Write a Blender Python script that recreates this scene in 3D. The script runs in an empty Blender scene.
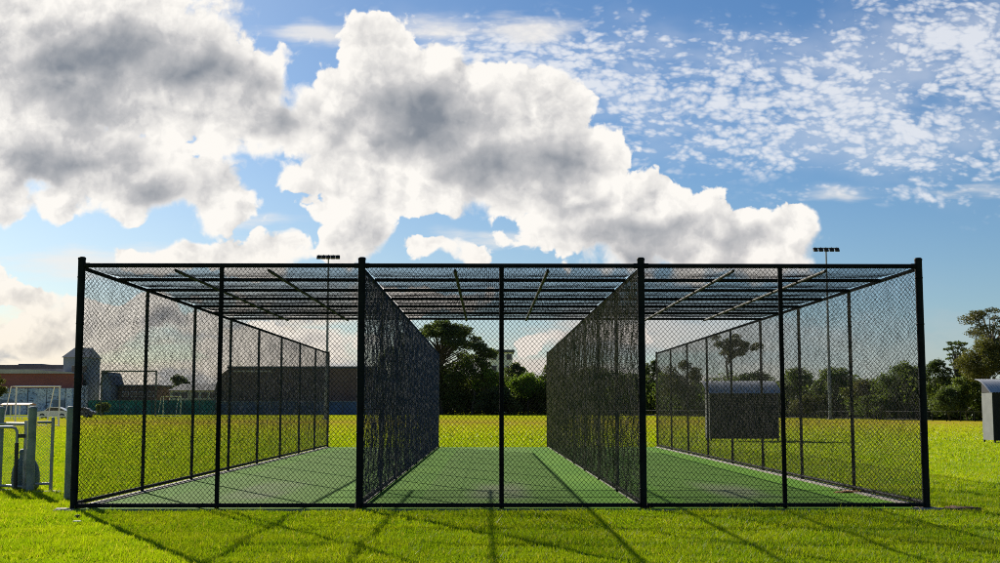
import bpy, math, random
import numpy as np
from mathutils import Vector, Matrix
R = math.radians
sc = bpy.context.scene
col = sc.collection
rng = np.random.default_rng(11)
random.seed(11)

# ---------------------------------------------------------------- camera
FPX, PITCH, YAW = 1254.4, 0.100977, 0.0100667
CAM = Vector((-0.1814, 0.0, 1.2786))          # the front of the cage stands 16.09 m ahead
Y0 = 16.09
cam_d = bpy.data.cameras.new('camera')
cam = bpy.data.objects.new('camera', cam_d)
col.objects.link(cam)
cam.location = CAM
cam.rotation_euler = (math.pi / 2 + PITCH, 0, -YAW)
cam_d.sensor_width = 36
cam_d.lens = FPX / 1000 * 36
cam_d.clip_end = 5000
sc.camera = cam

SUN_AZ, SUN_EL = R(-27.0), R(25.6)            # azimuth from +Y, negative = left
sun_dir = Vector((math.sin(SUN_AZ) * math.cos(SUN_EL), math.cos(SUN_AZ) * math.cos(SUN_EL), math.sin(SUN_EL)))
sd = bpy.data.lights.new('sun', 'SUN')
sd.energy = 5.0
sd.angle = R(0.45)
sd.color = (1.0, 0.93, 0.80)
sun = bpy.data.objects.new('sun', sd)
col.objects.link(sun)
sun.rotation_euler = sun_dir.to_track_quat('Z', 'Y').to_euler()
sc.view_settings.view_transform = 'Standard'
sc.view_settings.look = 'None'
sc.view_settings.gamma = 1
sc.view_settings.exposure = 0.8
sc.cycles.use_denoising = False
sc.cycles.filter_width = 1.0
sc.cycles.sample_clamp_indirect = 3
sc.cycles.max_bounces = 6
sc.cycles.transparent_max_bounces = 12


class NT:
    """small helper to write node trees as expressions"""
    def __init__(s, tree):
        s.t = tree
        s.k = 0

    def n(s, typ, **kw):
        nd = s.t.nodes.new(typ)
        s.k += 1
        nd.location = (s.k % 30 * 180, -(s.k // 30) * 220)
        for a, b in kw.items():
            setattr(nd, a, b)
        return nd

    def put(s, sock, v):
        if v is None:
            return
        if isinstance(v, bpy.types.NodeSocket):
            s.t.links.new(v, sock)
        else:
            try:
                sock.default_value = v
            except (TypeError, ValueError):
                sock.default_value = (*v, 1.0) if len(v) == 3 else v[:3]

    def m(s, op, a, b=None, c=None, clamp=False):
        nd = s.n('ShaderNodeMath', operation=op, use_clamp=clamp)
        for i, v in enumerate((a, b, c)):
            s.put(nd.inputs[i], v)
        return nd.outputs[0]

    def v(s, op, a, b=None, c=None):
        nd = s.n('ShaderNodeVectorMath', operation=op)
        for i, x in enumerate((a, b, c)):
            s.put(nd.inputs[i], x)
        return nd.outputs['Value'] if op in ('LENGTH', 'DOT_PRODUCT') else nd.outputs[0]

    def ramp(s, x, a, b, lo=0.0, hi=1.0, smooth=True):
        nd = s.n('ShaderNodeMapRange', interpolation_type='SMOOTHSTEP' if smooth else 'LINEAR')
        for i, q in enumerate((x, a, b, lo, hi)):
            s.put(nd.inputs[i], q)
        return nd.outputs[0]

    def mix(s, f, a, b, mode='MIX'):
        nd = s.n('ShaderNodeMix', data_type='RGBA', blend_type=mode)
        s.put(nd.inputs[0], f)
        s.put(nd.inputs[6], a)
        s.put(nd.inputs[7], b)
        return nd.outputs[2]

    def noise(s, vec, scale, detail=4, rough=0.5, dims='3D', color=False, dist=0.0, lac=2.0):
        nd = s.n('ShaderNodeTexNoise', noise_dimensions=dims)
        s.put(nd.inputs['Vector'], vec)
        nd.inputs['Scale'].default_value = scale
        nd.inputs['Detail'].default_value = detail
        nd.inputs['Roughness'].default_value = rough
        nd.inputs['Lacunarity'].default_value = lac
        nd.inputs['Distortion'].default_value = dist
        return nd.outputs['Color' if color else 'Fac']
SKY_GAIN = (1.07, 1.29, 1.52)
# ---------------------------------------------------------------- sky
def px_dir(x, y):
    """photo pixel -> world direction (used to lay out the far things when they were measured)"""
    cx, cz = (x - 500) / FPX, (281.5 - y) / FPX
    yy = math.cos(PITCH) - cz * math.sin(PITCH)
    zz = math.sin(PITCH) + cz * math.cos(PITCH)
    return (cx * math.cos(YAW) + yy * math.sin(YAW), -cx * math.sin(YAW) + yy * math.cos(YAW), zz)


def sky_uv(x, y):
    d = px_dir(x, y)
    return d[0] / d[1] * 1000, d[2] / d[1] * 1000


# cumulus masses: centre, radii, as measured (a thousandth of the tangent of the angle)
CUMULUS = [
    (90, 60, 190, 95), (215, 90, 82, 62), (30, 130, 110, 80), (98, 165, 95, 52), (215, 195, 52, 34), (150, 185, 70, 34),
    (60, 150, 110, 50), (135, 118, 60, 34), (418, 150, 70, 36), (60, 195, 50, 24),
    (382, 70, 48, 60), (350, 110, 85, 50), (262, 124, 64, 32), (440, 95, 62, 62), (470, 130, 95, 62), (545, 125, 55, 58),
    (575, 165, 58, 48), (400, 175, 110, 42), (360, 190, 50, 26), (520, 185, 80, 40), (480, 155, 120, 50),
    (650, 215, 58, 42), (600, 225, 95, 40), (700, 230, 55, 42), (740, 242, 65, 38), (790, 230, 40, 34), (690, 255, 140, 26),
    (362, 238, 38, 34), (262, 252, 52, 22), (5, 215, 24, 20), (330, 205, 30, 14), (200, 256, 80, 12), (170, 262, 60, 9), (430, 250, 60, 10),
    (20, 300, 60, 12), (50, 335, 80, 24), (150, 315, 110, 20), (280, 345, 90, 22), (420, 300, 80, 14), (-60, 280, 60, 25),
    (560, 340, 70, 12),
]
SHADE = [
    (105, 64, 150, 48), (200, 72, 85, 36), (60, 92, 90, 42), (80, 160, 110, 24), (145, 182, 55, 16),
    (425, 118, 90, 46), (550, 160, 60, 44), (370, 135, 62, 26), (500, 165, 90, 30), (290, 122, 30, 15), (560, 200, 60, 24), (640, 232, 80, 16),
    (730, 238, 75, 13), (620, 255, 90, 12), (200, 318, 60, 10), (300, 340, 50, 10), (380, 243, 26, 10), (230, 80, 60, 30),
]
world = bpy.data.worlds.new('World')
sc.world = world
world.use_nodes = True
wt = world.node_tree
wt.nodes.clear()


def blob_group(name, blobs, warp_px, warp_scale, seed):
    """node group: point in the sky -> how deep inside the nearest cloud mass it lies (1 centre, 0 edge)"""
    g = bpy.data.node_groups.new(name, 'ShaderNodeTree')
    g.interface.new_socket('P', in_out='INPUT', socket_type='NodeSocketVector')
    g.interface.new_socket('D', in_out='OUTPUT', socket_type='NodeSocketFloat')
    T = NT(g)
    p = T.n('NodeGroupInput').outputs[0]
    w = T.noise(T.v('ADD', p, (seed, seed * 2, 0)), warp_scale, 3, 0.5, '2D', True)
    w = T.v('SCALE', T.v('SUBTRACT', w, (0.5, 0.5, 0.5)))
    w.node.inputs['Scale'].default_value = warp_px
    p = T.v('ADD', p, w)
    acc = None
    for (x, y, rx, ry) in blobs:
        u, v = sky_uv(x, y)
        k = 1000 / FPX
        d = T.v('MULTIPLY', T.v('SUBTRACT', p, (u, v, 0)), (1 / (rx * k), 1 / (ry * k), 0))
        f = T.m('SUBTRACT', 1.0, T.v('LENGTH', d))
        f = T.m('MULTIPLY', f, min(1.0, ry / 50) ** 0.5)
        acc = f if acc is None else T.m('SMOOTH_MAX', acc, f, 0.18)
    T.put(T.n('NodeGroupOutput').inputs[0], acc)
    return g


g_mass = blob_group('cloud_mass', CUMULUS, 34, 0.022, 3.1)
g_shade = blob_group('cloud_shade', SHADE, 40, 0.018, 7.7)

# cloud relief: mass plus billows
g_rel = bpy.data.node_groups.new('cloud_relief', 'ShaderNodeTree')
g_rel.interface.new_socket('P', in_out='INPUT', socket_type='NodeSocketVector')
g_rel.interface.new_socket('H', in_out='OUTPUT', socket_type='NodeSocketFloat')
T = NT(g_rel)
p = T.n('NodeGroupInput').outputs[0]
ww = T.noise(p, 0.05, 4, 0.55, '2D', True)
ww = T.v('SCALE', T.v('SUBTRACT', ww, (0.5, 0.5, 0.5)))
ww.node.inputs['Scale'].default_value = 16
pw = T.v('ADD', p, ww)
vor = T.n('ShaderNodeTexVoronoi', voronoi_dimensions='2D', feature='F1')
T.put(vor.inputs['Vector'], pw)
vor.inputs['Scale'].default_value = 0.030
vor.inputs['Detail'].default_value = 3.0
vor.inputs['Roughness'].default_value = 0.55
vor.normalize = True
bil = T.m('SUBTRACT', 0.30, T.m('POWER', vor.outputs['Distance'], 1.6))
fb = T.m('SUBTRACT', T.noise(pw, 0.021, 8, 0.53, '2D'), 0.5)
h = T.m('ADD', T.m('MULTIPLY', bil, 0.80), T.m('MULTIPLY', fb, 1.15))
go = T.n('NodeGroupOutput')
T.put(go.inputs[0], h)

T = NT(wt)
tc = T.n('ShaderNodeTexCoord').outputs['Generated']
sx = T.n('ShaderNodeSeparateXYZ')
T.put(sx.inputs[0], tc)
X, Y, Z = sx.outputs
ys = T.m('MAXIMUM', T.m('ABSOLUTE', Y), 0.06)
cmb = T.n('ShaderNodeCombineXYZ')
T.put(cmb.inputs[0], T.m('MULTIPLY', T.m('DIVIDE', X, ys), 1000))
T.put(cmb.inputs[1], T.m('MULTIPLY', T.m('DIVIDE', Z, ys), 1000))
P = cmb.outputs[0]
sp = T.n('ShaderNodeSeparateXYZ')
T.put(sp.inputs[0], P)
U, V = sp.outputs[0], sp.outputs[1]


def call(grp, vec):
    nd = T.n('ShaderNodeGroup')
    nd.node_tree = grp
    T.put(nd.inputs[0], vec)
    return nd.outputs


sky = T.n('ShaderNodeTexSky', sky_type='NISHITA')
sky.sun_disc = False
sky.sun_elevation = SUN_EL
sky.sun_rotation = SUN_AZ
sky.air_density = 1.0
sky.dust_density = 0.4
sky.ozone_density = 2.5
SKYK = 0.055
skc = sky.outputs[0]
hsv = T.n('ShaderNodeHueSaturation')
T.put(hsv.inputs['Color'], skc)
hsv.inputs['Saturation'].default_value = 1.2
base = T.v('MULTIPLY', hsv.outputs[0], (SKYK * SKY_GAIN[0], SKYK * SKY_GAIN[1], SKYK * SKY_GAIN[2]))

MASS = call(g_mass, P)[0]
B0 = call(g_rel, P)[0]
B1 = call(g_rel, T.v('ADD', P, (-8, 9, 0)))[0]
H = T.m('ADD', MASS, T.m('SUBTRACT', B0, 0.05))
lit = T.m('SUBTRACT', B0, B1)
shade = call(g_shade, P)[0]
sh_n = T.m('SUBTRACT', T.noise(P, 0.014, 3, 0.45, '2D'), 0.5)
core = T.ramp(T.m('ADD', shade, T.m('MULTIPLY', sh_n, 0.9)), -0.12, 0.88, smooth=False)
core = T.m('MULTIPLY', core, T.ramp(H, 0.06, 0.50))
inner = T.m('MULTIPLY', T.ramp(H, 0.08, 0.55), 0.17)
dark = T.m('ADD', T.m('MULTIPLY', core, 0.80), inner)
relief = T.m('MULTIPLY', lit, T.m('SUBTRACT', 1.15, T.m('MULTIPLY', core, 0.75)))
dark = T.m('SUBTRACT', dark, relief, clamp=True)
# thinnest, forward-scattering edges are brightest; the cores are blue-grey
c_hi = (0.99, 0.96, 0.91, 1)
c_mid = (0.61, 0.605, 0.61, 1)
c_lo = (0.235, 0.265, 0.31, 1)
cc = T.mix(T.ramp(dark, 0.0, 0.45, smooth=False), c_hi, c_mid)
cc = T.mix(T.ramp(dark, 0.42, 1.0, smooth=False), cc, c_lo)
# lower clouds are creamier towards the sun and dimmer and pinker away from it
warm = T.mix(T.ramp(U, -420, 300), (1.0, 0.92, 0.78, 1), (0.88, 0.79, 0.74, 1))
cc = T.mix(T.ramp(V, 150, 15, 0, 0.75), cc, T.v('MULTIPLY', cc, warm))
alpha = T.ramp(H, 0.0, T.m('ADD', 0.09, T.m('MULTIPLY', T.ramp(sh_n, -0.05, 0.15), 0.25)))

# high thin layer of small puffs, drawn out sideways
PS = T.v('MULTIPLY', P, (0.8, 1.5, 1))
wv = T.v('SCALE', T.v('SUBTRACT', T.noise(PS, 0.012, 3, 0.5, '2D', True), (0.5, 0.5, 0.5)))
wv.node.inputs['Scale'].default_value = 22
PS = T.v('ADD', PS, wv)
pv = T.n('ShaderNodeTexVoronoi', voronoi_dimensions='2D', feature='F1')
T.put(pv.inputs['Vector'], PS)
pv.inputs['Scale'].default_value = 0.11
pv.inputs['Detail'].default_value = 1.5
pv.inputs['Roughness'].default_value = 0.6
rowp = T.v('DOT_PRODUCT', PS, (0.10, 0.30, 0))
rows = T.m('SINE', T.m('ADD', rowp, T.m('MULTIPLY', T.noise(PS, 0.012, 2, 0.5, '2D'), 9.0)))
puff = T.m('SUBTRACT', T.m('ADD', T.m('MULTIPLY', T.noise(PS, 0.045, 4, 0.55, '2D'), 0.75), T.m('MULTIPLY', T.noise(PS, 0.014, 2, 0.5, '2D'), 0.60)), T.m('MULTIPLY', pv.outputs['Distance'], 0.34))
puff = T.m('ADD', puff, T.m('MULTIPLY', rows, 0.045))
HIGH = [(780, 95, 330, 75), (960, 60, 150, 90), (560, 45, 210, 40), (700, 100, 200, 50), (920, 130, 120, 60), (905, 120, 45, 30),
        (950, 190, 90, 10), (830, 195, 60, 8), (620, 20, 60, 18), (1050, 100, 150, 110), (600, 75, 140, 40)]
g_high = blob_group('high_cloud', HIGH, 60, 0.01, 1.3)
hm = call(g_high, P)[0]
ha = T.m('MULTIPLY', T.ramp(T.m('ADD', puff, T.m('MULTIPLY', hm, 0.30)), 0.36, 0.86), T.ramp(hm, -0.35, 0.25))
veil = T.m('MULTIPLY', T.ramp(hm, -0.25, 0.7), T.ramp(T.noise(PS, 0.010, 4, 0.6, '2D'), 0.35, 0.7, 0.05, 0.38))
ha = T.m('MAXIMUM', T.m('MULTIPLY', ha, 0.85), veil)
# streaks
PT = T.v('MULTIPLY', P, (0.16, 1.0, 1))
st = T.noise(PT, 0.03, 6, 0.6, '2D')
STK = [(315, 30, 70, 14), (70, 260, 120, 26), (240, 225, 90, 14), (500, 240, 60, 16), (960, 190, 80, 12), (440, 30, 60, 16), (530, 30, 60, 30), (840, 195, 40, 10)]
g_st = blob_group('streak_cloud', STK, 20, 0.02, 5.3)
stm = call(g_st, P)[0]
sa = T.m('MULTIPLY', T.ramp(T.m('ADD', st, T.m('MULTIPLY', stm, 0.5)), 0.5, 0.85), T.ramp(stm, -0.5, 0.4))
sa = T.m('MULTIPLY', sa, 0.8)

# low bank over the horizon: long flat layers
PL = T.v('MULTIPLY', P, (0.35, 1.6, 1))
lo = T.noise(T.v('ADD', PL, (40, 13, 0)), 0.016, 6, 0.55, '2D')
la = T.m('MULTIPLY', T.ramp(T.m('ADD', lo, T.ramp(V, 120, 0, 0, 0.22, False)), 0.47, 0.68), T.ramp(V, 118, 60))
la = T.m('MULTIPLY', la, T.ramp(U, 400, -50, 0.15, 0.95))
lsh = T.noise(T.v('MULTIPLY', P, (0.5, 1.3, 1)), 0.03, 6, 0.6, '2D')
lcol = T.mix(T.ramp(U, -400, 350), (1.0, 0.90, 0.75, 1), (0.66, 0.57, 0.54, 1))
lcol = T.mix(T.ramp(lsh, 0.42, 0.66, 0, 0.8), lcol, (0.42, 0.44, 0.48, 1))
# pale, moist air low down
air = T.ramp(V, 260, -5, 0.0, 0.62, False)
acol = T.mix(T.ramp(U, -450, 420), (0.93, 0.85, 0.70, 1), (0.36, 0.49, 0.62, 1))

c = T.mix(T.m('MULTIPLY', air, air), base, acol)
c = T.mix(ha, c, (0.84, 0.86, 0.90, 1))
c = T.mix(sa, c, (0.90, 0.87, 0.83, 1))
c = T.mix(la, c, lcol)
c = T.mix(alpha, c, cc)
bg = T.n('ShaderNodeBackground')
T.put(bg.inputs[0], T.v('MULTIPLY', c, (5.75, 5.75, 5.75)))
bg.inputs[1].default_value = 0.10
T.put(T.n('ShaderNodeOutputWorld').inputs[0], bg.outputs[0])
world.cycles.sampling_method = 'MANUAL'
world.cycles.sample_map_resolution = 256
# ---------------------------------------------------------------- helpers
def W(x, y, d):
    """point on the plane d metres ahead that was measured at photo position x, y"""
    q = px_dir(x, y)
    return Vector((CAM.x + q[0] / q[1] * d, d, CAM.z + q[2] / q[1] * d))


def PM(d):
    return FPX / d          # photo pixels per metre at distance d


class MB:
    def __init__(s):
        s.v, s.f, s.sm = [], [], []

    def add(s, verts, faces, smooth=False):
        b = len(s.v)
        s.v.extend([tuple(p) for p in verts])
        s.f.extend([tuple(b + i for i in f) for f in faces])
        s.sm.extend([smooth] * len(faces))
        return s

    def box(s, x0, x1, y0, y1, z0, z1):
        v = [(x, y, z) for z in (z0, z1) for y in (y0, y1) for x in (x0, x1)]
        return s.add(v, [(0, 2, 3, 1), (4, 5, 7, 6), (0, 1, 5, 4), (2, 6, 7, 3), (0, 4, 6, 2), (1, 3, 7, 5)])

    def prism(s, poly, y0, y1, axis='y'):
        """polygon in (x,z), or (y,z) when axis is x, given depth"""
        n = len(poly)
        if axis == 'y':
            v = [(a, y0, b) for a, b in poly] + [(a, y1, b) for a, b in poly]
        else:
            v = [(y0, a, b) for a, b in poly] + [(y1, a, b) for a, b in poly]
        f = [tuple(range(n)), tuple(range(2 * n - 1, n - 1, -1))]
        f += [(i, i + n, (i + 1) % n + n, (i + 1) % n) for i in range(n)]
        return s.add(v, f)

    def tube(s, pts, r, n=10, caps=True):
        pts = [Vector(p) for p in pts]
        rs = r if isinstance(r, (list, tuple)) else [r] * len(pts)
        rings = []
        up = None
        for i, p in enumerate(pts):
            a = pts[max(i - 1, 0)]
            b = pts[min(i + 1, len(pts) - 1)]
            t = (b - a).normalized()
            if up is None:
                up = Vector((0, 0, 1)) if abs(t.z) < 0.9 else Vector((0, 1, 0))
            u = t.cross(up).normalized()
            w = u.cross(t).normalized()
            up = w
            rings.append([p + (u * math.cos(k * 2 * math.pi / n) + w * math.sin(k * 2 * math.pi / n)) * rs[i] for k in range(n)])
        v = [q for ring in rings for q in ring]
        f = []
        for i in range(len(pts) - 1):
            for k in range(n):
                f.append((i * n + k, i * n + (k + 1) % n, (i + 1) * n + (k + 1) % n, (i + 1) * n + k))
        s.add(v, f, True)
        if caps:
            s.add(rings[0], [tuple(range(n))])
            s.add(rings[-1], [tuple(reversed(range(n)))])
        return s

    def lathe(s, prof, c, n=20):
        """profile of (radius, z) turned about a vertical axis at c"""
        v = [(c[0] + r * math.cos(k * 2 * math.pi / n), c[1] + r * math.sin(k * 2 * math.pi / n), c[2] + z) for r, z in prof for k in range(n)]
        f = [(i * n + k, i * n + (k + 1) % n, (i + 1) * n + (k + 1) % n, (i + 1) * n + k) for i in range(len(prof) - 1) for k in range(n)]
        return s.add(v, f, True)

    def build(s, name, m, parent=None):
        me = bpy.data.meshes.new(name)
        me.from_pydata(s.v, [], s.f)
        me.polygons.foreach_set('use_smooth', s.sm)
        me.materials.append(m)
        me.update()
        return link(name, me, parent)


def link(name, me, parent=None):
    o = bpy.data.objects.new(name, me)
    col.objects.link(o)
    if parent is not None:
        o.parent = parent
        o.matrix_parent_inverse = parent.matrix_basis.inverted()
    return o


def np_mesh(name, verts, nv_per_face, m, loops=None, smooth=False):
    """mesh from a numpy vertex array; faces are consecutive runs of verts unless loops is given"""
    me = bpy.data.meshes.new(name)
    verts = np.ascontiguousarray(verts, dtype=np.float32)
    if loops is None:
        loops = np.arange(len(verts), dtype=np.int32)
    loops = np.ascontiguousarray(loops, dtype=np.int32).ravel()
    nf = len(loops) // nv_per_face
    me.vertices.add(len(verts))
    me.vertices.foreach_set('co', verts.ravel())
    me.loops.add(len(loops))
    me.loops.foreach_set('vertex_index', loops)
    me.polygons.add(nf)
    me.polygons.foreach_set('loop_start', np.arange(nf, dtype=np.int32) * nv_per_face)
    if smooth:
        me.polygons.foreach_set('use_smooth', np.ones(nf, dtype=bool))
    me.update(calc_edges=True)
    me.materials.append(m)
    return me


def tag(o, label=None, cat=None, group=None, kind=None):
    if label:
        o['label'] = label
    if cat:
        o['category'] = cat
    if group:
        o['group'] = group
    if kind:
        o['kind'] = kind
    return o


def empty(name, loc=(0, 0, 0)):
    o = bpy.data.objects.new(name, None)
    o.empty_display_size = 0.2
    o.location = loc
    col.objects.link(o)
    return o


MATS = {}


def mat(name, c1, c2=None, scale=4.0, rough=0.7, metal=0.0, bump=0.0, stretch=(1, 1, 1), detail=6, rand=0.0, spec=0.5, lo=0.35, hi=0.65, coat=0.0):
    if name in MATS:
        return MATS[name]
    m = bpy.data.materials.new(name)
    m.use_nodes = True
    t = m.node_tree
    b = t.nodes['Principled BSDF']
    T = NT(t)
    b.inputs['Roughness'].default_value = rough
    b.inputs['Metallic'].default_value = metal
    b.inputs['Specular IOR Level'].default_value = spec
    b.inputs['Coat Weight'].default_value = coat
    if c2 is None:
        c2 = tuple(k * 0.75 for k in c1)
    p = T.v('MULTIPLY', T.n('ShaderNodeTexCoord').outputs['Object'], stretch)
    nz = T.noise(p, scale, detail, 0.6)
    c = T.mix(T.ramp(nz, lo, hi), (*c1, 1), (*c2, 1))
    if rand:
        oi = T.n('ShaderNodeObjectInfo').outputs['Random']
        c = T.mix(1.0, c, T.mix(oi, (1 - rand,) * 3 + (1,), (1 + rand,) * 3 + (1,)), 'MULTIPLY')
    T.put(b.inputs['Base Color'], c)
    if bump:
        bp = T.n('ShaderNodeBump')
        bp.inputs['Strength'].default_value = bump
        bp.inputs['Distance'].default_value = 0.02
        T.put(bp.inputs['Height'], nz)
        T.put(b.inputs['Normal'], bp.outputs[0])
    MATS[name] = m
    return m


def leaf_mat(name, c1, c2, trans=0.35, scale=0.5, rough=0.6, c3=None):
    """leaves: diffuse plus light coming through, two tones in clumps and some leaf to leaf"""
    if name in MATS:
        return MATS[name]
    m = bpy.data.materials.new(name)
    m.use_nodes = True
    t = m.node_tree
    t.nodes.clear()
    T = NT(t)
    geo = T.n('ShaderNodeNewGeometry')
    pos = geo.outputs['Position']
    isl = geo.outputs['Random Per Island']
    c = T.mix(T.ramp(T.noise(pos, scale, 3, 0.6), 0.38, 0.62), (*c1, 1), (*c2, 1))
    if c3:
        sy = T.n('ShaderNodeSeparateXYZ')
        T.put(sy.inputs[0], pos)
        if name == 'grass_blade':
            c = T.mix(T.ramp(sy.outputs[1], 25, 95, 0, 0.85), c, (0.34, 0.365, 0.012, 1))  # far blades get the same dry yellow, with backlight put into the colour
        c = T.mix(T.m('GREATER_THAN', isl, 0.93), c, (*c3, 1))
    c = T.mix(1.0, c, T.mix(isl, (0.72, 0.72, 0.72, 1), (1.28, 1.28, 1.28, 1)), 'MULTIPLY')
    d = T.n('ShaderNodeBsdfPrincipled')
    T.put(d.inputs['Base Color'], c)
    d.inputs['Roughness'].default_value = rough
    d.inputs['Specular IOR Level'].default_value = 0.25
    tr = T.n('ShaderNodeBsdfTranslucent')
    T.put(tr.inputs[0], T.mix(1.0, c, (1.15, 1.2, 0.5, 1), 'MULTIPLY'))
    mx = T.n('ShaderNodeMixShader')
    mx.inputs[0].default_value = trans
    T.put(mx.inputs[1], d.outputs[0])
    T.put(mx.inputs[2], tr.outputs[0])
    T.put(T.n('ShaderNodeOutputMaterial').inputs[0], mx.outputs[0])
    MATS[name] = m
    return m
# ---------------------------------------------------------------- ground
XA, XB, YB = -5.4, 5.4, Y0 + 25.27            # cage footprint
GR1, GR2, GR3 = (0.185, 0.27, 0.008), (0.25, 0.31, 0.008), (0.14, 0.20, 0.006)


def ground_mat():
    m = bpy.data.materials.new('field_grass')
    m.use_nodes = True
    t = m.node_tree
    b = t.nodes['Principled BSDF']
    T = NT(t)
    pos = T.n('ShaderNodeNewGeometry').outputs['Position']
    sp = T.n('ShaderNodeSeparateXYZ')
    T.put(sp.inputs[0], pos)
    big = T.noise(pos, 0.10, 4, 0.6)
    mid = T.noise(T.v('MULTIPLY', pos, (0.7, 1.0, 1)), 0.55, 9, 0.72)
    fine = T.noise(pos, 28, 4, 0.7)
    c = T.mix(T.ramp(mid, 0.36, 0.64), (*GR1, 1), (*GR2, 1))
    c = T.mix(T.ramp(fine, 0.4, 0.75), c, (*GR3, 1))
    # further off the grass is drier and yellowed to stand in for backlight, and a worn straw-brown band crosses the oval
    y = T.m('ADD', sp.outputs[1], T.m('MULTIPLY', T.m('SUBTRACT', big, 0.5), 34))
    c = T.mix(T.ramp(y, 30, 95, 0, 0.85), c, (0.34, 0.365, 0.012, 1))
    band = T.m('MULTIPLY', T.ramp(y, 48, 85), T.ramp(y, 190, 90))
    wear = T.ramp(T.noise(T.v('MULTIPLY', pos, (0.4, 1, 1)), 0.22, 5, 0.6), 0.25, 0.62)
    c = T.mix(T.m('MULTIPLY', T.m('MULTIPLY', band, wear), 0.8), c, (0.36, 0.22, 0.045, 1))
    T.put(b.inputs['Base Color'], c)
    b.inputs['Roughness'].default_value = 0.95
    b.inputs['Specular IOR Level'].default_value = 0.0
    bp = T.n('ShaderNodeBump')
    bp.inputs['Strength'].default_value = 0.7
    bp.inputs['Distance'].default_value = 0.05
    T.put(bp.inputs['Height'], T.m('ADD', T.m('MULTIPLY', fine, 0.5), mid))
    T.put(b.inputs['Normal'], bp.outputs[0])
    return m


mb = MB()
xs = [-700, -300, -120, -40, -14, -5.4, 5.4, 14, 40, 120, 300, 700]
ys = [-300, -60, 0, 8, 16, 30, 45, 70, 110, 200, 400, 1000]
v = [(x, y, 0) for y in ys for x in xs]
f = [(j * 12 + i, j * 12 + i + 1, (j + 1) * 12 + i + 1, (j + 1) * 12 + i) for j in range(11) for i in range(11)]
mb.add(v, f)
tag(mb.build('ground', ground_mat()), kind='structure')


def turf_mat():
    m = bpy.data.materials.new('synthetic_turf')
    m.use_nodes = True
    t = m.node_tree
    b = t.nodes['Principled BSDF']
    T = NT(t)
    pos = T.n('ShaderNodeNewGeometry').outputs['Position']
    sp = T.n('ShaderNodeSeparateXYZ')
    T.put(sp.inputs[0], pos)
    x, y = sp.outputs[0], sp.outputs[1]
    n1 = T.noise(T.v('MULTIPLY', pos, (1, 0.35, 1)), 1.1, 5, 0.6)
    n2 = T.noise(pos, 60, 3, 0.7)
    c = T.mix(T.ramp(n1, 0.35, 0.65), (0.085, 0.22, 0.014, 1), (0.122, 0.27, 0.020, 1))
    # batting strip of a greyer, worn turf down the middle of each lane
    lx = T.m('ABSOLUTE', T.m('SUBTRACT', T.m('FLOORED_MODULO', T.m('ADD', x, 5.4), 3.6), 1.8))
    strip = T.m('MULTIPLY', T.ramp(lx, 1.16, 1.06), T.ramp(n1, 0.2, 0.6, 0.45, 0.9))
    c = T.mix(strip, c, (0.112, 0.222, 0.030, 1))
    wear = T.m('MULTIPLY', T.ramp(lx, 0.6, 0.2), T.m('MULTIPLY', T.ramp(y, 17.0, 18.5), T.ramp(y, 23, 19.5)))
    c = T.mix(T.m('MULTIPLY', wear, T.ramp(n1, 0.3, 0.6, 0.2, 0.6)), c, (0.22, 0.21, 0.16, 1))
    # joins between the rolls
    for yy, w in ((31.8, 0.05), (38.0, 0.04), (26.2, 0.03)):
        c = T.mix(T.m('MULTIPLY', T.m('LESS_THAN', T.m('ABSOLUTE', T.m('SUBTRACT', y, yy)), w), 0.5), c, (0.03, 0.06, 0.02, 1))
    c = T.mix(T.ramp(n2, 0.45, 0.8, 0, 0.5), c, (0.04, 0.08, 0.02, 1))
    T.put(b.inputs['Base Color'], c)
    b.inputs['Roughness'].default_value = 0.85
    b.inputs['Specular IOR Level'].default_value = 0.04
    bp = T.n('ShaderNodeBump')
    bp.inputs['Strength'].default_value = 0.6
    bp.inputs['Distance'].default_value = 0.01
    T.put(bp.inputs['Height'], n2)
    T.put(b.inputs['Normal'], bp.outputs[0])
    return m


M_CONC = mat('weathered_concrete', (0.32, 0.285, 0.24), (0.19, 0.17, 0.145), 5, 0.9, bump=0.4)
M_DIRT = mat('bare_dirt', (0.16, 0.075, 0.035), (0.07, 0.04, 0.022), 9, 1.0, bump=1.0)
mb = MB().box(-5.36, 5.36, Y0 - 0.10, YB - 0.02, -0.05, 0.022)
tag(mb.build('synthetic_turf_path', turf_mat()), kind='structure')
mb = MB()
for x0, x1 in ((-5.46, -5.29), (-1.93, -1.80), (1.80, 1.93), (5.29, 5.48)):
    mb.box(x0, x1, Y0 + 0.02, YB, -0.05, 0.036)
mb.box(-5.46, 5.5, Y0 - 0.17, Y0 - 0.10, -0.05, 0.012)
tag(mb.build('concrete_kerb', M_CONC), kind='structure')


def patch(name, cx, cy, rx, ry, h, m, seed):
    """low irregular mound or pad"""
    r = random.Random(seed)
    n = 28
    rim = []
    for k in range(n):
        a = k * 2 * math.pi / n
        q = 1 + 0.22 * math.sin(3 * a + seed) + r.uniform(-0.14, 0.14)
        rim.append((math.cos(a) * q, math.sin(a) * q))
    v = [(cx + a * rx, cy + b * ry, -0.01) for a, b in rim]
    v += [(cx + a * rx * 0.75, cy + b * ry * 0.75, h * r.uniform(0.5, 1.1)) for a, b in rim]
    v += [(cx, cy, h)]
    f = [(k, (k + 1) % n, n + (k + 1) % n, n + k) for k in range(n)] + [(n + k, n + (k + 1) % n, 2 * n) for k in range(n)]
    return tag(MB().add(v, f, True).build(name, m), kind='structure')


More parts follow.
